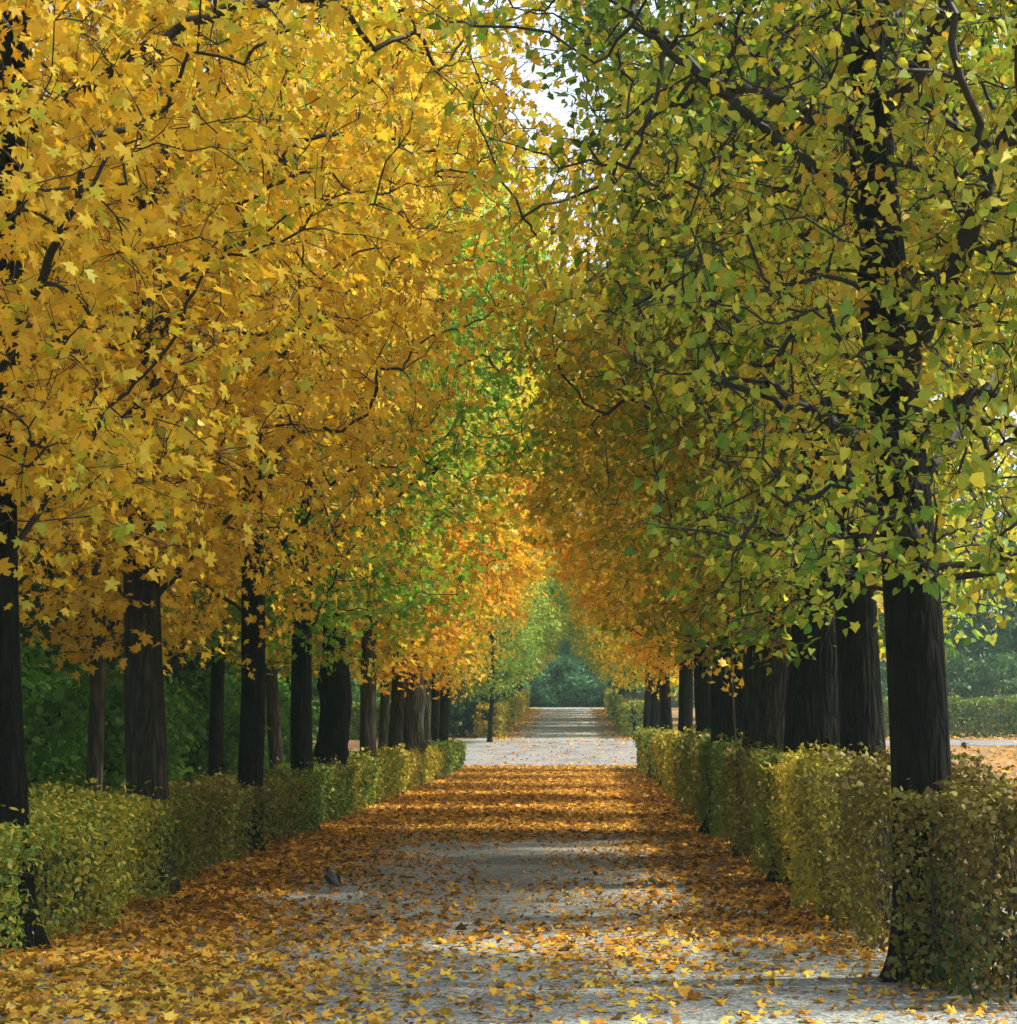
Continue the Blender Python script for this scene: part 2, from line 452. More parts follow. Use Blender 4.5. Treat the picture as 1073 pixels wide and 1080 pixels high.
proto('maple_a', 1, 9.3, .165, MAPLE_PROF, 1500, 15, .088, MAPLE, .20, thresh=-.45, extra=(200, (-.7, .9), (-1.5, -.35), (2.9, 8)))
proto('maple_b', 2, 9.3, .195, MAPLE_PROF, 1500, 15, .09, MAPLE, .20, thresh=-.45, lean=(.004, 0), extra=(200, (-.7, .9), (-1.5, -.35), (2.8, 8)))
proto('maple_c', 3, 9.3, .145, MAPLE_PROF, 1500, 15, .092, MAPLE, .20, thresh=-.5)
proto('maple_burl', 4, 11.5, .21, ARCH_PROF, 1250, 15, .125, MAPLE_MID, .22, thresh=-.5, burl=.65)
proto('maple_d', 5, 11.5, .15, ARCH_PROF, 1250, 15, .125, MAPLE_MID, .22, thresh=-.5)
LOW_ARCH = [(2.4, .6), (2.9, 1.35), (3.7, 1.9), (4.5, 2.3), (5.3, 2.7), (6.4, 2.7), (7.6, 2.0), (8.6, .6)]
proto('maple_e', 15, 8.2, .16, LOW_ARCH, 1000, 14, .125, MAPLE_MID, .22, thresh=-.5)
proto('young', 6, 9.0, .115, MAPLE_PROF, 800, 18, .13, MAPLE_MID, .22, limb_h=(2.6, 8))
proto('linden_a', 7, 9.4, .175, LIND_PROF, 2000, 12, .068, LINDEN, .13, thick=1.45, core=.5, extra=(300, (-.9, .9), (-1.25, -.35), (2.25, 6.2)), nlimb=15, limb_h=(2.5, 8.2), thresh=-.45, lean=(-.04, 0), up=.3, outw=.7, jit=.7)
proto('linden_b', 8, 9.4, .185, [(h, r * .88) for h, r in LIND_PROF], 1200, 12, .074, LINDEN, .15, thick=1.3, core=.3, nlimb=14, limb_h=(2.5, 8.2), lean=(-.004, 0), thresh=-.45, up=.35, outw=.8, jit=.6)
proto('linden_d', 14, 9.4, .26, [(h, r * .85) for h, r in LIND_PROF], 1000, 17, .085, LINDEN, .17, nlimb=14, limb_h=(2.5, 8.2), thresh=-.45, burl=.12)
proto('linden_c', 9, 8.6, .27, TALL_LIND, 1000, 14, .10, LINDEN, .2, nlimb=13, limb_h=(2.5, 8.2), thresh=-.45, burl=.22)
FAR_PROF = [(2.5, .8), (3.2, 1.45), (4.2, 2.15), (5.4, 2.9), (6.6, 3.6), (8.5, 3.7), (10.5, 2.6), (12, .5)]
proto('far_a', 10, 10.5, .15, FAR_PROF, 780, 14, .18, MAPLE_MID, .25, thresh=-.6)
proto('far_b', 11, 10.5, .16, FAR_PROF, 780, 14, .18, MAPLE_MID, .25, thresh=-.6)
proto('wood_a', 12, 11, .17, WOOD_PROF, 620, 15, .24, DIAM, .32, limb_h=(1.6, 10), thresh=-.7)
proto('wood_b', 13, 11, .15, WOOD_PROF, 560, 15, .24, DIAM, .34, limb_h=(1.6, 10), thresh=-.7)

def tree(name, key, x, y, label, cat, group, leaf, bark='bark', rz=0, s=1.0, wide=1.0):
    tm, bm, cm = PROTO[key]
    t = tag(empty(name, (x, y, float(gh(y))), rz, s), label, cat, group)
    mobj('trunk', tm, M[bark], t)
    for o in (mobj('branches', bm, M['twig'], t), mobj('crown', cm, M[leaf], t)):
        o.scale = (wide, wide, 1)
    return t

GL = 'trees lining the left side of the path'
GR = 'trees lining the right side of the path'
left = [
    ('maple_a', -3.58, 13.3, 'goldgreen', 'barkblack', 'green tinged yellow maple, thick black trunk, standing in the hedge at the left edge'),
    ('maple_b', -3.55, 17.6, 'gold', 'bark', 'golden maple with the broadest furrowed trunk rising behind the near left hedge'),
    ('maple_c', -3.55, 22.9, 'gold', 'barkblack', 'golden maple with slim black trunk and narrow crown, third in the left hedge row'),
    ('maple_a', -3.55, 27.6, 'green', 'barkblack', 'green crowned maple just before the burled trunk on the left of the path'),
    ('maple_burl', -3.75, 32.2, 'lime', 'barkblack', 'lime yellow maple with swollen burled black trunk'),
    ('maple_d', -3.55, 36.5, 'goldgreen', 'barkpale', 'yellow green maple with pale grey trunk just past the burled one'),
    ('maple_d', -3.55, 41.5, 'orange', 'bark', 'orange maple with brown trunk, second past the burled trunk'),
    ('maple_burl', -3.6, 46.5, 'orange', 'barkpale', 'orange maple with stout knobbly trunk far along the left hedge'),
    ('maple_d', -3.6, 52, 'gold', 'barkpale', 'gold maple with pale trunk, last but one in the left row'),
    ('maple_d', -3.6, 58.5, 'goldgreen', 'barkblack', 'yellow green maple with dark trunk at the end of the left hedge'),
]
for i, (k, x, y, lf, bk, lb) in enumerate(left):
    tree('maple_tree', k, x, y, lb, 'tree', GL, lf, bk, rz=0 if i < 2 else i * 1.7 + .4, wide=(1, .97, .8, 1.08, 1.1, 1.08, .98, .9, .84, .8)[i])
second = [
    (-5.5, 23.9, .9, 'gold', 'barkpale', 'slender young tree with pale bare stem behind the near left hedge'),
    (-5.6, 32.8, 1.1, 'gold', 'barkblack', 'slim dark tree with forked stem in the second row on the left'),
    (-5.7, 40.5, 1.2, 'amber', 'barkpale', 'pale stemmed tree behind the row, level with the burled maple'),
    (-4.7, 51.5, 1.1, 'lime', 'barkpale', 'thin pale stem crowding the far end of the left hedge row'),
    (-4.1, 62.5, 1.2, 'goldgreen', 'barkblack', 'dark slender stem last behind the left hedge'),
    (-5.6, 49, 1.05, 'lime', 'bark', 'thin tree in the second row near the orange maples on the left'),
]
for i, (x, y, s, lf, bk, lb) in enumerate(second):
    tree('young_tree', 'young', x, y, lb, 'tree', 'second row of thinner trees on the left', lf, bk, rz=i * 2.1, s=s)
right = [
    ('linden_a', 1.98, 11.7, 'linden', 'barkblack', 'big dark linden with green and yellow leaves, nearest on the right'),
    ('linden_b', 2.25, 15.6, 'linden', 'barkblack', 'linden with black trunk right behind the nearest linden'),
    ('linden_d', 2.1, 18.6, 'lindenshade', 'barkblack', 'linden with thick mottled trunk, third in the right row'),
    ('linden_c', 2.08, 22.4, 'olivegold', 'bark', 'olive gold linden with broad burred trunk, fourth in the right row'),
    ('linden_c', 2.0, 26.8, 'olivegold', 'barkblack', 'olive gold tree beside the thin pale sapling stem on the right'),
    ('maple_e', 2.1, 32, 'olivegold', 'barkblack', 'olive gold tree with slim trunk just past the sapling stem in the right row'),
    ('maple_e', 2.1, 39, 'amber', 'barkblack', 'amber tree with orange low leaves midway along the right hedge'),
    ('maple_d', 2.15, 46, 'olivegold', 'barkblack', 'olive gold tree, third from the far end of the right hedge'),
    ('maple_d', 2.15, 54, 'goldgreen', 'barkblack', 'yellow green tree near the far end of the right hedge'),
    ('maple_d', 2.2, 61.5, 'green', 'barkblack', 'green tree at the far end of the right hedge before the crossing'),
]
for i, (k, x, y, lf, bk, lb) in enumerate(right):
    tree('linden_tree' if k.startswith('lin') else 'maple_tree', k, x, y, lb, 'tree', GR, lf, bk, rz=i * 1.9 + .2, wide=(1, 1, 1.15, 1, 1, 1, 1, .88, .82, .78)[i])

for i, (x, y, k, lb) in enumerate([(2.95, 26.5, 'linden_c', 'burred olive gold tree half hidden behind the thick right trunks'), (2.65, 21, 'linden_c', 'dark trunk filling the gap behind the second and third right trunks')]):
    tree('linden_tree', k, x, y, lb, 'tree', GR, 'olivegold', 'barkblack', rz=2 + i, s=.95)

# the alley beyond the crossing
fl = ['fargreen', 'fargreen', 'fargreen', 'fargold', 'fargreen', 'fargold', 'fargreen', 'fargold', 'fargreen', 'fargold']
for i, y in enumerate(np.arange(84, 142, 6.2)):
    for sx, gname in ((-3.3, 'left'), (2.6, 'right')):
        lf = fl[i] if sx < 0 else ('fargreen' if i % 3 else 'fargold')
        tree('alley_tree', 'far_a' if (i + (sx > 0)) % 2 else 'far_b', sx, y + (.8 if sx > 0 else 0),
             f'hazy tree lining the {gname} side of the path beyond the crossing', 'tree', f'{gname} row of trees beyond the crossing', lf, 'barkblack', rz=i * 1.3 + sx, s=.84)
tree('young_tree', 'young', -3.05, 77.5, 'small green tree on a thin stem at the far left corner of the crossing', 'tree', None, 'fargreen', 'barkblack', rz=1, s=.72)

# woodland: behind the left rows, beyond the right lawn, closing the path
rs = np.random.RandomState(5)
wl = []
for y in np.arange(16, 70, 7.5):
    for x0 in (-11, -17, -24):
        wl.append((x0 + rs.uniform(-1.8, 1.8), y + (abs(x0) - 11) * .8 + rs.uniform(-2, 2), rs.uniform(.8, 1.15)))
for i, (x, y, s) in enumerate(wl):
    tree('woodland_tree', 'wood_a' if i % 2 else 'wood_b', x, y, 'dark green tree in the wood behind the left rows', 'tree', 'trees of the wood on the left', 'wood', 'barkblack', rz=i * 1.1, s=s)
wr = []
for x in np.arange(9, 62, 6.5):
    for y0 in (98, 112):
        wr.append((x + rs.uniform(-2, 2), y0 + rs.uniform(-4, 4), rs.uniform(.9, 1.25)))
for i, (x, y, s) in enumerate(wr):
    tree('woodland_tree', 'wood_a' if i % 2 else 'wood_b', x, y, 'hazy tree of the wood beyond the lawn on the right', 'tree', 'trees beyond the lawn on the right', 'wood', 'barkblack', rz=i * 1.7, s=s)
we = []
for x in np.arange(-14, 15, 4.2):
    for y0 in (156, 166):
        we.append((x + rs.uniform(-1, 1) + (2 if y0 > 160 else 0), y0 + rs.uniform(-2, 2), rs.uniform(.95, 1.3)))
for x in np.arange(-60, -14, 7.):
    we.append((x, 100 + rs.uniform(-6, 6), 1.2))
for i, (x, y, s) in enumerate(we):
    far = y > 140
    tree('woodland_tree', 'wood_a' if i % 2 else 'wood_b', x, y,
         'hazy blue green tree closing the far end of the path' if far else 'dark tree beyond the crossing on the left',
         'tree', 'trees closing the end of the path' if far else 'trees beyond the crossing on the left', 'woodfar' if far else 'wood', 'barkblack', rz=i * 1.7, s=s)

# ------------------------------------------------------------------ shrubs
SHR_PROF = [(.05, .55), (.5, 1.0), (1.2, 1.2), (1.8, .95), (2.3, .25)]
def shrub_proto(seed):
    ax = np.stack([np.zeros(8), np.zeros(8), np.linspace(0, 1.4, 8)], 1)
    P, par, rad, N0, nax = grow(seed, ax, SHR_PROF, 260, 7, (.1, 1.2), .6, -.5)
    par[1:nax] = np.arange(nax - 1)
    st = branch_mesh('stems', P, par, rad, 0, seed, .03)
    cm = crown_mesh('foliage', seed, P, N0, 13, .12, DIAM, .13, ax)
    return st, cm
SH = [shrub_proto(s) for s in (21, 22, 23)]
sh_spots = []
for i, y in enumerate(np.arange(19, 58, 2.6)):
    sh_spots.append((-7.2 - rs.uniform(0, .9), y, rs.uniform(.85, 1.25)))
    if i % 2: sh_spots.append((-9.2 - rs.uniform(0, .9), y + 1, rs.uniform(1.1, 1.5)))
for i, (x, y, s) in enumerate(sh_spots):
    t = tag(empty('green_shrub', (x, y, float(gh(y))), i * 1.3, s), 'leafy green shrub in the undergrowth behind the left trunks', 'shrub', 'shrubs behind the left trunks')
    mobj('stems', SH[i % 3][0], M['twig'], t); mobj('foliage', SH[i % 3][1], M['shrub'], t)

for i, x in enumerate(np.concatenate([np.arange(-13, 14, 1.7), np.arange(-6, 6, 1.1)])):
    y = 150.5 + rs.uniform(-1, 2) + (3 if i > 15 else 0)
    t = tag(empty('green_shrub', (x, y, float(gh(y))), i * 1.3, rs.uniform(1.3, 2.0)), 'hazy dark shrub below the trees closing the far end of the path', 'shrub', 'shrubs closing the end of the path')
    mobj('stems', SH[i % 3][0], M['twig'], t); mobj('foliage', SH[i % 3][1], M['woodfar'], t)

for i in range(22):
    x, y = -4.4 - rs.uniform(0, 11), 82.5 + rs.uniform(0, 16)
    t = tag(empty('green_shrub', (x, y, float(gh(y))), i * 1.3, rs.uniform(.9, 1.6)), 'shrub in the undergrowth at the far left corner of the crossing', 'shrub', 'shrubs left of the crossing')
    mobj('stems', SH[i % 3][0], M['twig'], t); mobj('foliage', SH[i % 3][1], M['shrub' if i % 2 else 'wood'], t)
for i, x in enumerate(np.arange(9, 46, 2.4)):
    y = 90 + rs.uniform(-1.5, 3)
    t = tag(empty('green_shrub', (x, y, float(gh(y))), i * 1.3, rs.uniform(1.0, 1.7)), 'hazy shrub at the edge of the wood beyond the lawn on the right', 'shrub', 'shrubs beyond the lawn')
    mobj('stems', SH[i % 3][0], M['twig'], t); mobj('foliage', SH[i % 3][1], M['wood'], t)

# ------------------------------------------------------------------ hedges
def hedge_mat(name, cols):
    return leaf_mat(name, cols, trans=.3)
HG, HD, HO, HY, HB, HN = (.085, .17, .02), (.03, .085, .015), (.20, .20, .02), (.42, .34, .03), (.11, .07, .018), (.30, .16, .02)
HM = dict(
    fresh=hedge_mat('fresh_hedge_leaf', [HD, HD, HG, (.16, .27, .03), HO, HY, HG, HO, HY, (.5, .42, .04)]),
    brown=hedge_mat('browning_hedge_leaf', [HD, HB, HO, HB, HO, HG, HN]),
    green=hedge_mat('green_hedge_leaf', [HD, HG, HO, HG, (.14, .2, .03), HO, HB]),
    yellow=hedge_mat('yellow_hedge_leaf', [HG, HO, HY, HO, HY, (.5, .36, .04), HN]),
    dark=hedge_mat('dark_hedge_leaf', [HD, HD, HB, (.10, .10, .015), HB, HO, (.26, .22, .03)]),
)
def hedge(x0, y0, x1, y1, width, h, nleaf, size, mat, label, seed, group, side=-1, sparse=0, shape=OVAL):
    """a clipped section; (x0,y0)-(x1,y1) is its path-side foot line, side is where its depth lies"""
    rs = np.random.RandomState(seed)
    A = np.array([x0, y0]); B = np.array([x1, y1]); L = np.linalg.norm(B - A); D = (B - A) / L
    S = np.array([D[1], -D[0]]); S = S * (1 if (S[0] * side) > 0 else -1)
    n = nleaf
    # sample mostly the skin of the box
    w_f, w_t, w_e = L * h, L * width, width * h
    tot = 2 * w_f + 1.4 * w_t + 2 * w_e
    face = rs.choice(5, n, p=np.array([w_f * 1.25, w_f * .75, 1.4 * w_t, w_e, w_e]) / tot)
    u = rs.uniform(0, L, n); v = rs.uniform(0, width, n); z = .06 + (h - .06) * rs.uniform(size=n)
    dep = np.abs(rs.normal(0, .13, n)) - .04 - .10 * (rs.uniform(size=n) < .05)
    nl = np.zeros((n, 3))
    m = face == 0; v[m] = dep[m]; nl[m] = [*(-S), .25]
    m = face == 1; v[m] = width - dep[m]; nl[m] = [*S, .25]
    m = face == 2; z[m] = h - dep[m]; nl[m] = [0, 0, 1]
    m = face == 3; u[m] = dep[m]; nl[m] = [*(-D), .25]
    m = face == 4; u[m] = L - dep[m]; nl[m] = [*D, .25]
    Q = np.stack([u, v, z], 1)
    n1 = Noise3(seed, 3.4); n2 = Noise3(seed + 1, 9)
    bulge = .09 * n1(Q) + .04 * n2(Q)
    Q[:, 1] += np.where(face == 0, -bulge, np.where(face == 1, bulge, 0))
    Q[:, 1] += np.where(face == 0, .10 * (1 - Q[:, 2] / h), 0)          # narrower at the foot
    Q[:, 2] += np.where(face == 2, bulge * .8, 0) + .04 * np.sin(Q[:, 0] * 1.9 + seed)
    # thin patches
    keep = n2(Q * .6 + 3) > (-1.1 + sparse - .35 * (Q[:, 2] < .25))
    Q = Q[keep]; nl = nl[keep]; n = len(Q)
    base = A[None] + Q[:, :1] * D[None] + Q[:, 1:2] * S[None]
    cx, cy = (A + B) / 2
    g0 = gh(base[:, 1]) - float(gh(cy))
    P = np.stack([base[:, 0] - cx, base[:, 1] - cy, Q[:, 2] + g0], 1)
    Nn = unit(nl) + rs.normal(size=(n, 3)) * .8
    n3 = Noise3(seed + 4, 2.6)
    rnd = np.clip(.5 * rs.uniform(size=n) + .5 * (.5 + .5 * n3(Q * np.array([1, .5, .45]))), 0, 1)
    t = tag(empty('clipped_hedge', (cx, cy, float(gh(cy)))), label, 'hedge', group)
    mobj('foliage', leaves('foliage', rs, P, Nn, size, shape, rnd, cup=.3, droop=.2), HM[mat], t)
    # stems
    k = int(L * 16)
    a = np.stack([rs.uniform(.05, L - .05, k), rs.uniform(.2, width - .1, k)], 1)
    b = a + rs.normal(0, .12, (k, 2)); b[:, 0] = np.clip(b[:, 0], .03, L - .03); b[:, 1] = np.clip(b[:, 1], .08, width - .05)
    to = lambda q, zz: np.column_stack([A[0] + q[:, 0] * D[0] + q[:, 1] * S[0] - cx, A[1] + q[:, 0] * D[1] + q[:, 1] * S[1] - cy, zz])
    Va, Vb = to(a, np.full(k, -.05)), to(b, rs.uniform(h * .7, h * .93, k))
    mid = (Va + Vb) / 2 + rs.normal(0, .04, (k, 3))
    # side twigs reaching the faces
    c0 = np.concatenate([mid, mid, Vb * .7 + mid * .3]); c1 = c0 + rs.normal(size=c0.shape) * np.array([.14, .14, .10])
    r = rs.uniform(.006, .014, k)
    AA = np.concatenate([Va, mid, c0]); BB = np.concatenate([mid, Vb, c1])
    RA = np.concatenate([r, r * .8, np.full(len(c0), .005)]); RB = np.concatenate([r * .8, r * .4, np.full(len(c0), .002)])
    V, F = tubes('stems', AA, BB, RA, RB, 4)
    mobj('stems', mesh_np('stems', V, F, np.arange(0, len(F), 4)), M['twig'], t)

GHL, GHR = 'hedge sections along the left of the path', 'hedge sections along the right of the path'
hedge(-3.35, 8.6, -3.18, 16.6, .95, .80, 28000, .050, 'fresh', 'fresh green and yellow hedge section nearest the camera on the left', 101, GHL)
hedge(-3.45, 16.9, -3.36, 21.6, .85, .76, 15000, .055, 'brown', 'olive brown hedge section directly after the near green left hedge', 102, GHL)
hedge(-3.36, 21.7, -3.30, 26.4, .85, .76, 12000, .06, 'brown', 'browning hedge section in front of the slim black left trunks', 103, GHL)
hedge(-3.32, 26.6, -3.3, 31.6, .85, .80, 12000, .065, 'green', 'dark green hedge section just below the burled left trunk', 104, GHL)
hedge(-3.3, 31.7, -3.3, 40, .85, .80, 14000, .075, 'fresh', 'green and orange tinged hedge section past the burled trunk', 105, GHL)
hedge(-3.3, 40.1, -3.3, 52, .85, .80, 15000, .09, 'yellow', 'bright yellow hedge section far along the left of the path', 106, GHL)
hedge(-3.3, 52.1, -3.3, 64.5, .85, .80, 12000, .10, 'green', 'last green hedge section at the left before the crossing', 107, GHL)
hedge(1.72, 11.25, 1.75, 14.7, .8, 1.12, 19000, .037, 'dark', 'thin dark hedge section wrapped round the nearest right trunk', 111, GHR, side=1, sparse=.55, shape=LINDEN)
hedge(1.95, 11.25, 5.4, 11.6, .7, 1.10, 19000, .037, 'dark', 'dark hedge arm turning off to the right edge of the photo', 112, GHR, side=1, sparse=.5, shape=LINDEN)
hedge(1.74, 14.8, 1.76, 17.6, .8, 1.13, 15000, .055, 'yellow', 'yellowish hedge section between the second and third right trunks', 113, GHR, side=1)
hedge(1.76, 17.7, 1.76, 24.3, .8, 1.14, 28000, .058, 'brown', 'long olive brown hedge section below the broad right trunks', 114, GHR, side=1)
hedge(1.72, 24.6, 1.75, 28.2, .8, 1.16, 13000, .065, 'green', 'dark green hedge section beneath the thin sapling stem', 115, GHR, side=1)
hedge(1.72, 28.5, 1.8, 36, .8, 1.15, 18000, .075, 'brown', 'brown tinged hedge section past the sapling on the right', 116, GHR, side=1)
hedge(1.82, 36.3, 1.95, 48, .8, 1.15, 18000, .09, 'yellow', 'olive yellow hedge section far along the right of the path', 117, GHR, side=1)
hedge(1.95, 48.2, 2.0, 64, .8, 1.17, 18000, .11, 'fresh', 'last hedge section on the right before the pale crossing', 118, GHR, side=1)
GHF = 'hedges beyond the crossing'
hedge(-2.75, 81.5, -2.9, 140, .9, 1.25, 26000, .19, 'yellow', 'hazy yellowish hedge left of the path beyond the crossing', 121, GHF)
hedge(2.0, 81, 2.3, 140, 1.2, 1.3, 26000, .19, 'fresh', 'hazy hedge right of the path beyond the crossing', 122, GHF, side=1)
hedge(12, 83, 46, 84, 1.2, 1.5, 24000, .19, 'green', 'long green hedge across the far side of the right lawn', 123, GHF, side=1)
hedge(-5.2, 80.2, -14, 81, 1.2, 1.4, 9000, .19, 'green', 'low green hedge at the far left corner of the crossing', 124, GHF, side=-1)

# ------------------------------------------------------------------ fallen leaves
def litter(name, seed, n, xr, yr, dens, size, shape, hue, lift=.024, tilt=.3):
    rs = np.random.RandomState(seed)
    out = []
    got = 0
    while got < n:
        x = rs.uniform(*xr, 20000); y = rs.uniform(*yr, 20000)
        k = rs.uniform(size=20000) < dens(x, y)
        out.append(np.stack([x[k], y[k]], 1)); got += k.sum()
    q = np.concatenate(out)[:n]
    d = dens(q[:, 0], q[:, 1])
    z = gh(q[:, 1]) + .014 + rs.uniform(size=n) ** 2 * lift * (.4 + d)
    P = np.column_stack([q, z])
    Nn = np.array([0, 0, 1.]) + rs.normal(size=(n, 3)) * tilt * (rs.uniform(.3, 1.3, n))[:, None]
    rnd = np.clip(rs.uniform(size=n) * .75 + hue(q[:, 0], q[:, 1]), 0, 1)
    return leaves(name, rs, P, Nn, size, shape, rnd, cup=.8, droop=.7)

nA, nB = Noise3(301, .8), Noise3(302, 2.6)
def dens_path(x, y):
    P = np.stack([x, y * .55, 0 * x], 1)
    nz = nA(P) * .35 + nB(P) * .35
    px = x
    left_ = np.clip((-1.75 + .5 * np.clip((14 - y) / 3, 0, 1) - px) / 1.0, 0, 1)                       # piled against the left hedge
    rightm = np.clip((px - .35) / 1.2, 0, 1) * np.clip((y - 12.5) / 4, 0, 1)
    far = np.clip((y - 24.5) / 6, 0, 1)
    near = np.clip((13.2 - y) / 3, 0, 1) * np.clip((-.7 - px) / 1.2, 0, 1)
    strip = .33 * np.exp(-((y - 14.2) / 1.3) ** 2)
    b = np.maximum.reduce([left_, rightm * .85, far, near])
    bird_ = np.exp(-((px + 2.07) / .35) ** 2 - ((y - 17.2) / .9) ** 2)
    return np.clip((.06 + .10 * np.clip((14.5 - y) / 2, 0, 1) + .7 * strip + .85 * b + nz * (.16 + .05 * b)) * (1 - .97 * bird_), .012, 1)
def hue_path(x, y):
    return np.clip((13.5 - y) / 8, -.18, .26) + .06
o = mobj('fallen_leaves', litter('fallen_leaves', 401, 25000, (-3.6, 2.6), (8.2, 30), dens_path, .070, MAPLE, hue_path), M['carpet'])
tag(o, 'carpet of fallen orange and yellow leaves strewn along the near path', 'fallen leaves', kind='stuff')
def dens_bits(x, y):
    P = np.stack([x * 1.4, y * .7, 0 * x + 2], 1)
    return np.clip((.3 + .5 * nB(P) + .3 * nA(P)), .03, 1)
o = mobj('fallen_leaves', litter('fallen_leaves', 405, 11000, (-3.3, 3.2), (8.2, 30), dens_bits, .05, OVAL, lambda x, y: 0 * x - .02, lift=.02, tilt=.45), M['carpet'])
tag(o, 'small curled leaf scraps sprinkled over the grey gravel', 'leaf scraps', kind='stuff')
o = mobj('fallen_leaves', litter('fallen_leaves', 402, 42000, (-3.6, 2.3), (30, 66.5), lambda x, y: np.full_like(x, .9), .10, MAPLE_MID, hue_path), M['carpet'])
tag(o, 'carpet of rusty orange fallen leaves before the crossing', 'fallen leaves', kind='stuff')
o = mobj('fallen_leaves', litter('fallen_leaves', 403, 22000, (2.8, 40), (30, 100), lambda x, y: np.clip(.5 + .5 * nA(np.stack([x * .3, y * .2, 0 * x], 1)), .02, 1) * np.where((y > 75.5) & (y < 79.5), .08, 1), .17, DIAM, lambda x, y: 0 * x + .05), M['carpet'])
tag(o, 'scatter of orange fallen leaves on the lawn to the right', 'fallen leaves', kind='stuff')
o = mobj('fallen_leaves', litter('fallen_leaves', 404, 7500, (-3.1, 2.5), (67, 145), lambda x, y: np.clip((np.abs(x + .3) - .9) / 1.8, 0, 1) ** 2 * np.where(y < 79, .06, 1) + np.where(y < 79, .12, .05), .11, MAPLE_MID, lambda x, y: 0 * x + .03), M['carpet'])
tag(o, 'thin drift of fallen leaves edging the path beyond the crossing', 'fallen leaves', kind='stuff')

# ------------------------------------------------------------------ sapling stem in the right hedge
def sapling(x, y):
    rs = np.random.RandomState(9)
    t = tag(empty('sapling', (x, y, 0)), 'thin pale sapling stem rising from the right hedge before dark trunks', 'sapling')
    z = np.linspace(-.05, 3.3, 14)
    P = np.stack([.02 * np.sin(z * 2) - .012 * z, .02 * np.cos(z * 1.4), z], 1)
    r = np.linspace(.022, .010, 14)
    n = 90
    c = P[rs.randint(8, 14, n)] + rs.normal(0, .14, (n, 3))
    A = P[rs.randint(8, 13, 12)]; B = A + rs.normal(0, .16, (12, 3)) + np.array([0, 0, .1])
    V, F = tubes('stem', np.concatenate([P[:-1], A]), np.concatenate([P[1:], B]), np.concatenate([r[:-1], np.full(12, .006)]), np.concatenate([r[1:], np.full(12, .002)]), 8)
    mobj('stem', mesh_np('stem', V, F, np.arange(0, len(F), 4), smooth=True), M['barkpale'], t)
    mobj('leaves', leaves('leaves', rs, c, rs.normal(size=(n, 3)) + np.array([0, -.4, .5]), .1, MAPLE_MID, rs.uniform(size=n)), M['gold'], t)
sapling(1.93, 24.6)

# ------------------------------------------------------------------ the bird
def bird(x, y, rz):
    import bmesh
    t = tag(empty('pigeon', (x, y, .02), rz), 'dark blue grey pigeon standing on the leafy gravel', 'bird')
    # body axis along +x (head end); rings (cx, cz, half-width, half-height)
    R = [(-.165, .075, .004, .003), (-.15, .078, .026, .006), (-.10, .085, .034, .014), (-.065, .092, .045, .034), (-.02, .100, .056, .050), (.03, .108, .058, .056),
         (.065, .120, .048, .050), (.088, .142, .032, .036), (.100, .165, .025, .026), (.110, .184, .024, .023), (.126, .190, .020, .018), (.138, .188, .010, .009), (.146, .186, .005, .005), (.160, .181, .001, .001)]
    n = 16; V = []; f = []; st = []
    for j, (cx, cz, w, h) in enumerate(R):
        a = np.arange(n) / n * 2 * math.pi
        tilt = .0 if j < 6 else -.5
        V.append(np.stack([cx + tilt * h * np.sin(a) * .8, w * np.cos(a), cz + h * np.sin(a)], 1))
    for j in range(len(R) - 1):
        for i in range(n):
            k = (i + 1) % n
            st.append(len(f)); f += [j * n + i, j * n + k, (j + 1) * n + k, (j + 1) * n + i]
    st.append(len(f)); f += list(range(n))[::-1]
    V = np.concatenate(V)
    legs = []
    A = np.array([[.0, .022, .062], [.0, -.022, .062], [.008, .022, .03], [.008, -.022, .03]]); B = np.array([[.008, .022, .03], [.008, -.022, .03], [.0, .022, 0], [.0, -.022, 0]])
    body = mobj('body', mesh_np('body', V, f, st, smooth=True), plain_mat('slate_feathers', (.010, .015, .022), .45), t)
    md = body.modifiers.new('smooth', 'SUBSURF'); md.levels = 1; md.render_levels = 1
    for s in (1, -1):                                                   # folded wings, legs with toes
        wv = []; wf = []; ws = []
        ring = [(-.15, .080, .012), (-.10, .095, .022), (-.03, .112, .034), (.03, .120, .034), (.062, .118, .020)]
        for (cx, cz, hh) in ring:
            for q in (-1, -.4, .4, 1):
                wv.append((cx, s * (.018 + .044 * (1 - abs(q) * .25) * min(1, (cx + .19) / .16)), cz + q * hh))
        for j in range(4):
            for q in range(3):
                ws.append(len(wf)); wf += [j * 4 + q, j * 4 + q + 1, (j + 1) * 4 + q + 1, (j + 1) * 4 + q]
        w = mobj('wing', mesh_np('wing', wv, wf, ws, smooth=True), plain_mat('wing_feathers', (.022, .03, .04), .5), t)
        md = w.modifiers.new('thick', 'SOLIDIFY'); md.thickness = .008
        A = np.array([[0, s * .022, .07], [.008, s * .022, .032], [0, s * .022, .004], [0, s * .022, .004], [0, s * .022, .004], [0, s * .022, .004]])
        B = np.array([[.008, s * .022, .032], [0, s * .022, .004], [.03, s * .022, .001], [.024, s * .022 + .015, .001], [.024, s * .022 - .015, .001], [-.016, s * .022, .001]])
        V2, F2 = tubes('leg', A, B, np.array([.006, .004, .003, .003, .003, .003]), np.array([.004, .003, .001, .001, .001, .001]), 6)
        mobj('leg', mesh_np('leg', V2, F2, np.arange(0, len(F2), 4)), plain_mat('pink_leg', (.25, .08, .06), .5), t)
bird(-2.03, 17.7, RAD(112))

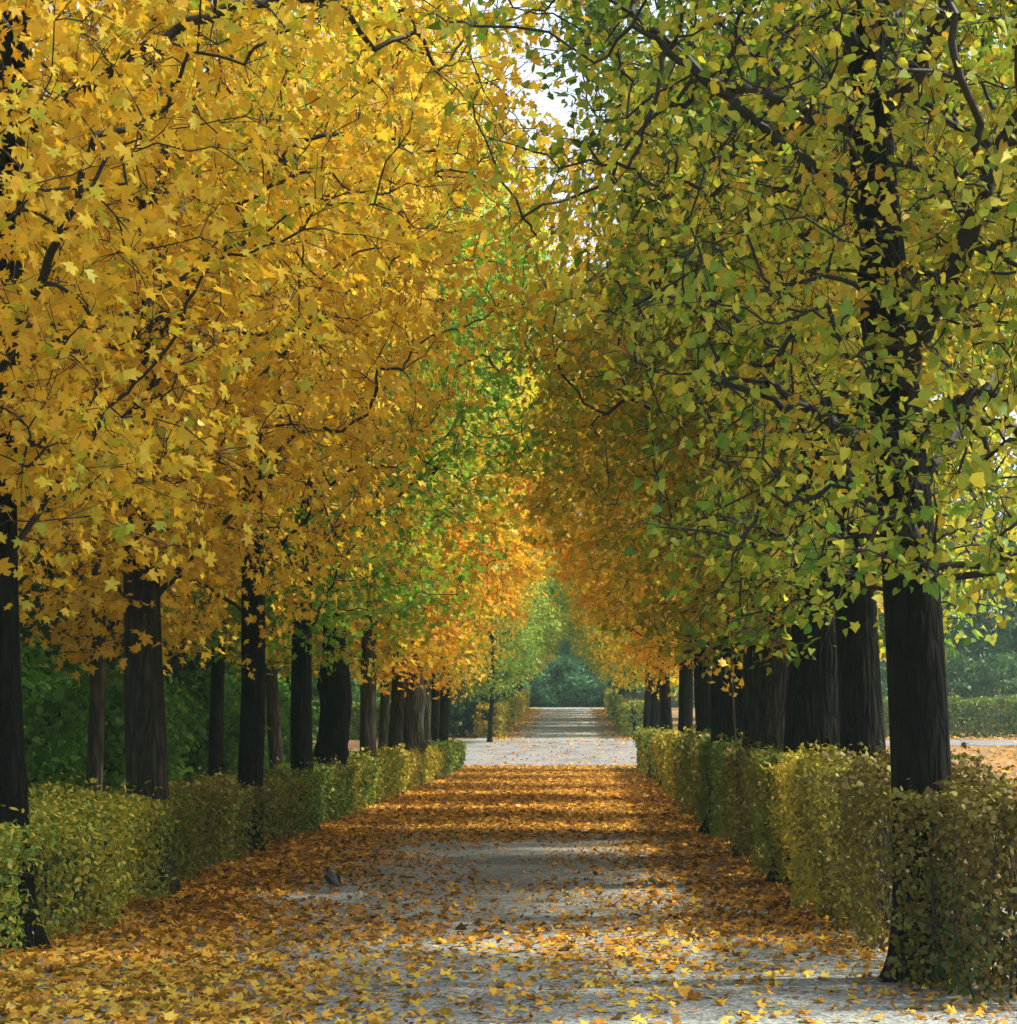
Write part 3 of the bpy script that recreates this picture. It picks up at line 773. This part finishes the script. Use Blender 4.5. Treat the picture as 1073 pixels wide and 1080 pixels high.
# ------------------------------------------------------------------ haze, sky, sun, camera
def haze():
    import bmesh
    bm = bmesh.new(); bmesh.ops.create_cube(bm, size=1)
    me = bpy.data.meshes.new('haze'); bm.to_mesh(me); bm.free()
    m, nt, out = new_mat('thin_autumn_haze')
    v = nt.nodes.new('ShaderNodeVolumePrincipled')
    v.inputs['Color'].default_value = (.60, .92, .88, 1)
    v.inputs['Density'].default_value = HAZE
    v.inputs['Density Attribute'].default_value = ''
    v.inputs['Temperature Attribute'].default_value = ''
    v.inputs['Anisotropy'].default_value = .2
    nt.links.new(v.outputs[0], out.inputs['Volume'])
    me.materials.append(m)
    o = link(bpy.data.objects.new('haze', me))
    o.location = (0, 70, 8); o.scale = (530, 390, 18)
    tag(o, kind='stuff')
HAZE = .0005
haze()

SUN_EL, SUN_AZ = RAD(52), RAD(82)          # azimuth clockwise from +Y (north): the sun stands to the right, a little ahead
w = bpy.data.worlds.new('World'); SC.world = w; w.use_nodes = True
nt = w.node_tree; bg = nt.nodes['Background']
sk = nt.nodes.new('ShaderNodeTexSky'); sk.sky_type = 'NISHITA'; sk.sun_disc = False
sk.sun_elevation = SUN_EL; sk.sun_rotation = SUN_AZ
sk.air_density = .8; sk.dust_density = 4.0; sk.ozone_density = .5
cl = nt.nodes.new('ShaderNodeMix'); cl.data_type = 'RGBA'; cl.inputs['Factor'].default_value = .32
cl.inputs['B'].default_value = (6.2, 6.5, 6.7, 1)
nt.links.new(sk.outputs[0], cl.inputs['A']); nt.links.new(cl.outputs['Result'], bg.inputs['Color']); bg.inputs['Strength'].default_value = .15
sd = bpy.data.lights.new('sun', 'SUN'); sd.energy = 4.0; sd.angle = RAD(3); sd.color = (1, .93, .80)
so = link(bpy.data.objects.new('sun', sd))
dirv = np.array([math.sin(SUN_AZ) * math.cos(SUN_EL), math.cos(SUN_AZ) * math.cos(SUN_EL), math.sin(SUN_EL)])
from mathutils import Vector
so.rotation_euler = Vector(dirv).to_track_quat('Z', 'Y').to_euler()
so.location = (20, 20, 30)

cd = bpy.data.cameras.new('camera'); cam = link(bpy.data.objects.new('camera', cd))
cam.location = (0, 0, EYE); cam.rotation_euler = (RAD(90), 0, 0)
cd.sensor_width = 36; cd.lens = 36 * 2200 / 1080
cd.shift_x = -66.5 / 1080; cd.shift_y = 222 / 1080
cd.clip_start = .1; cd.clip_end = 2000
SC.camera = cam

SC.view_settings.view_transform = 'Standard'; SC.view_settings.look = 'None'
SC.view_settings.exposure = 1.12; SC.view_settings.gamma = 1
cy = SC.cycles
cy.max_bounces = 5; cy.diffuse_bounces = 2; cy.glossy_bounces = 2; cy.transmission_bounces = 5; cy.transparent_max_bounces = 8; cy.volume_bounces = 1
cy.caustics_reflective = False; cy.caustics_refractive = False
cy.use_denoising = True
cy.sample_clamp_indirect = 6
cy.use_adaptive_sampling = True; cy.adaptive_threshold = .02
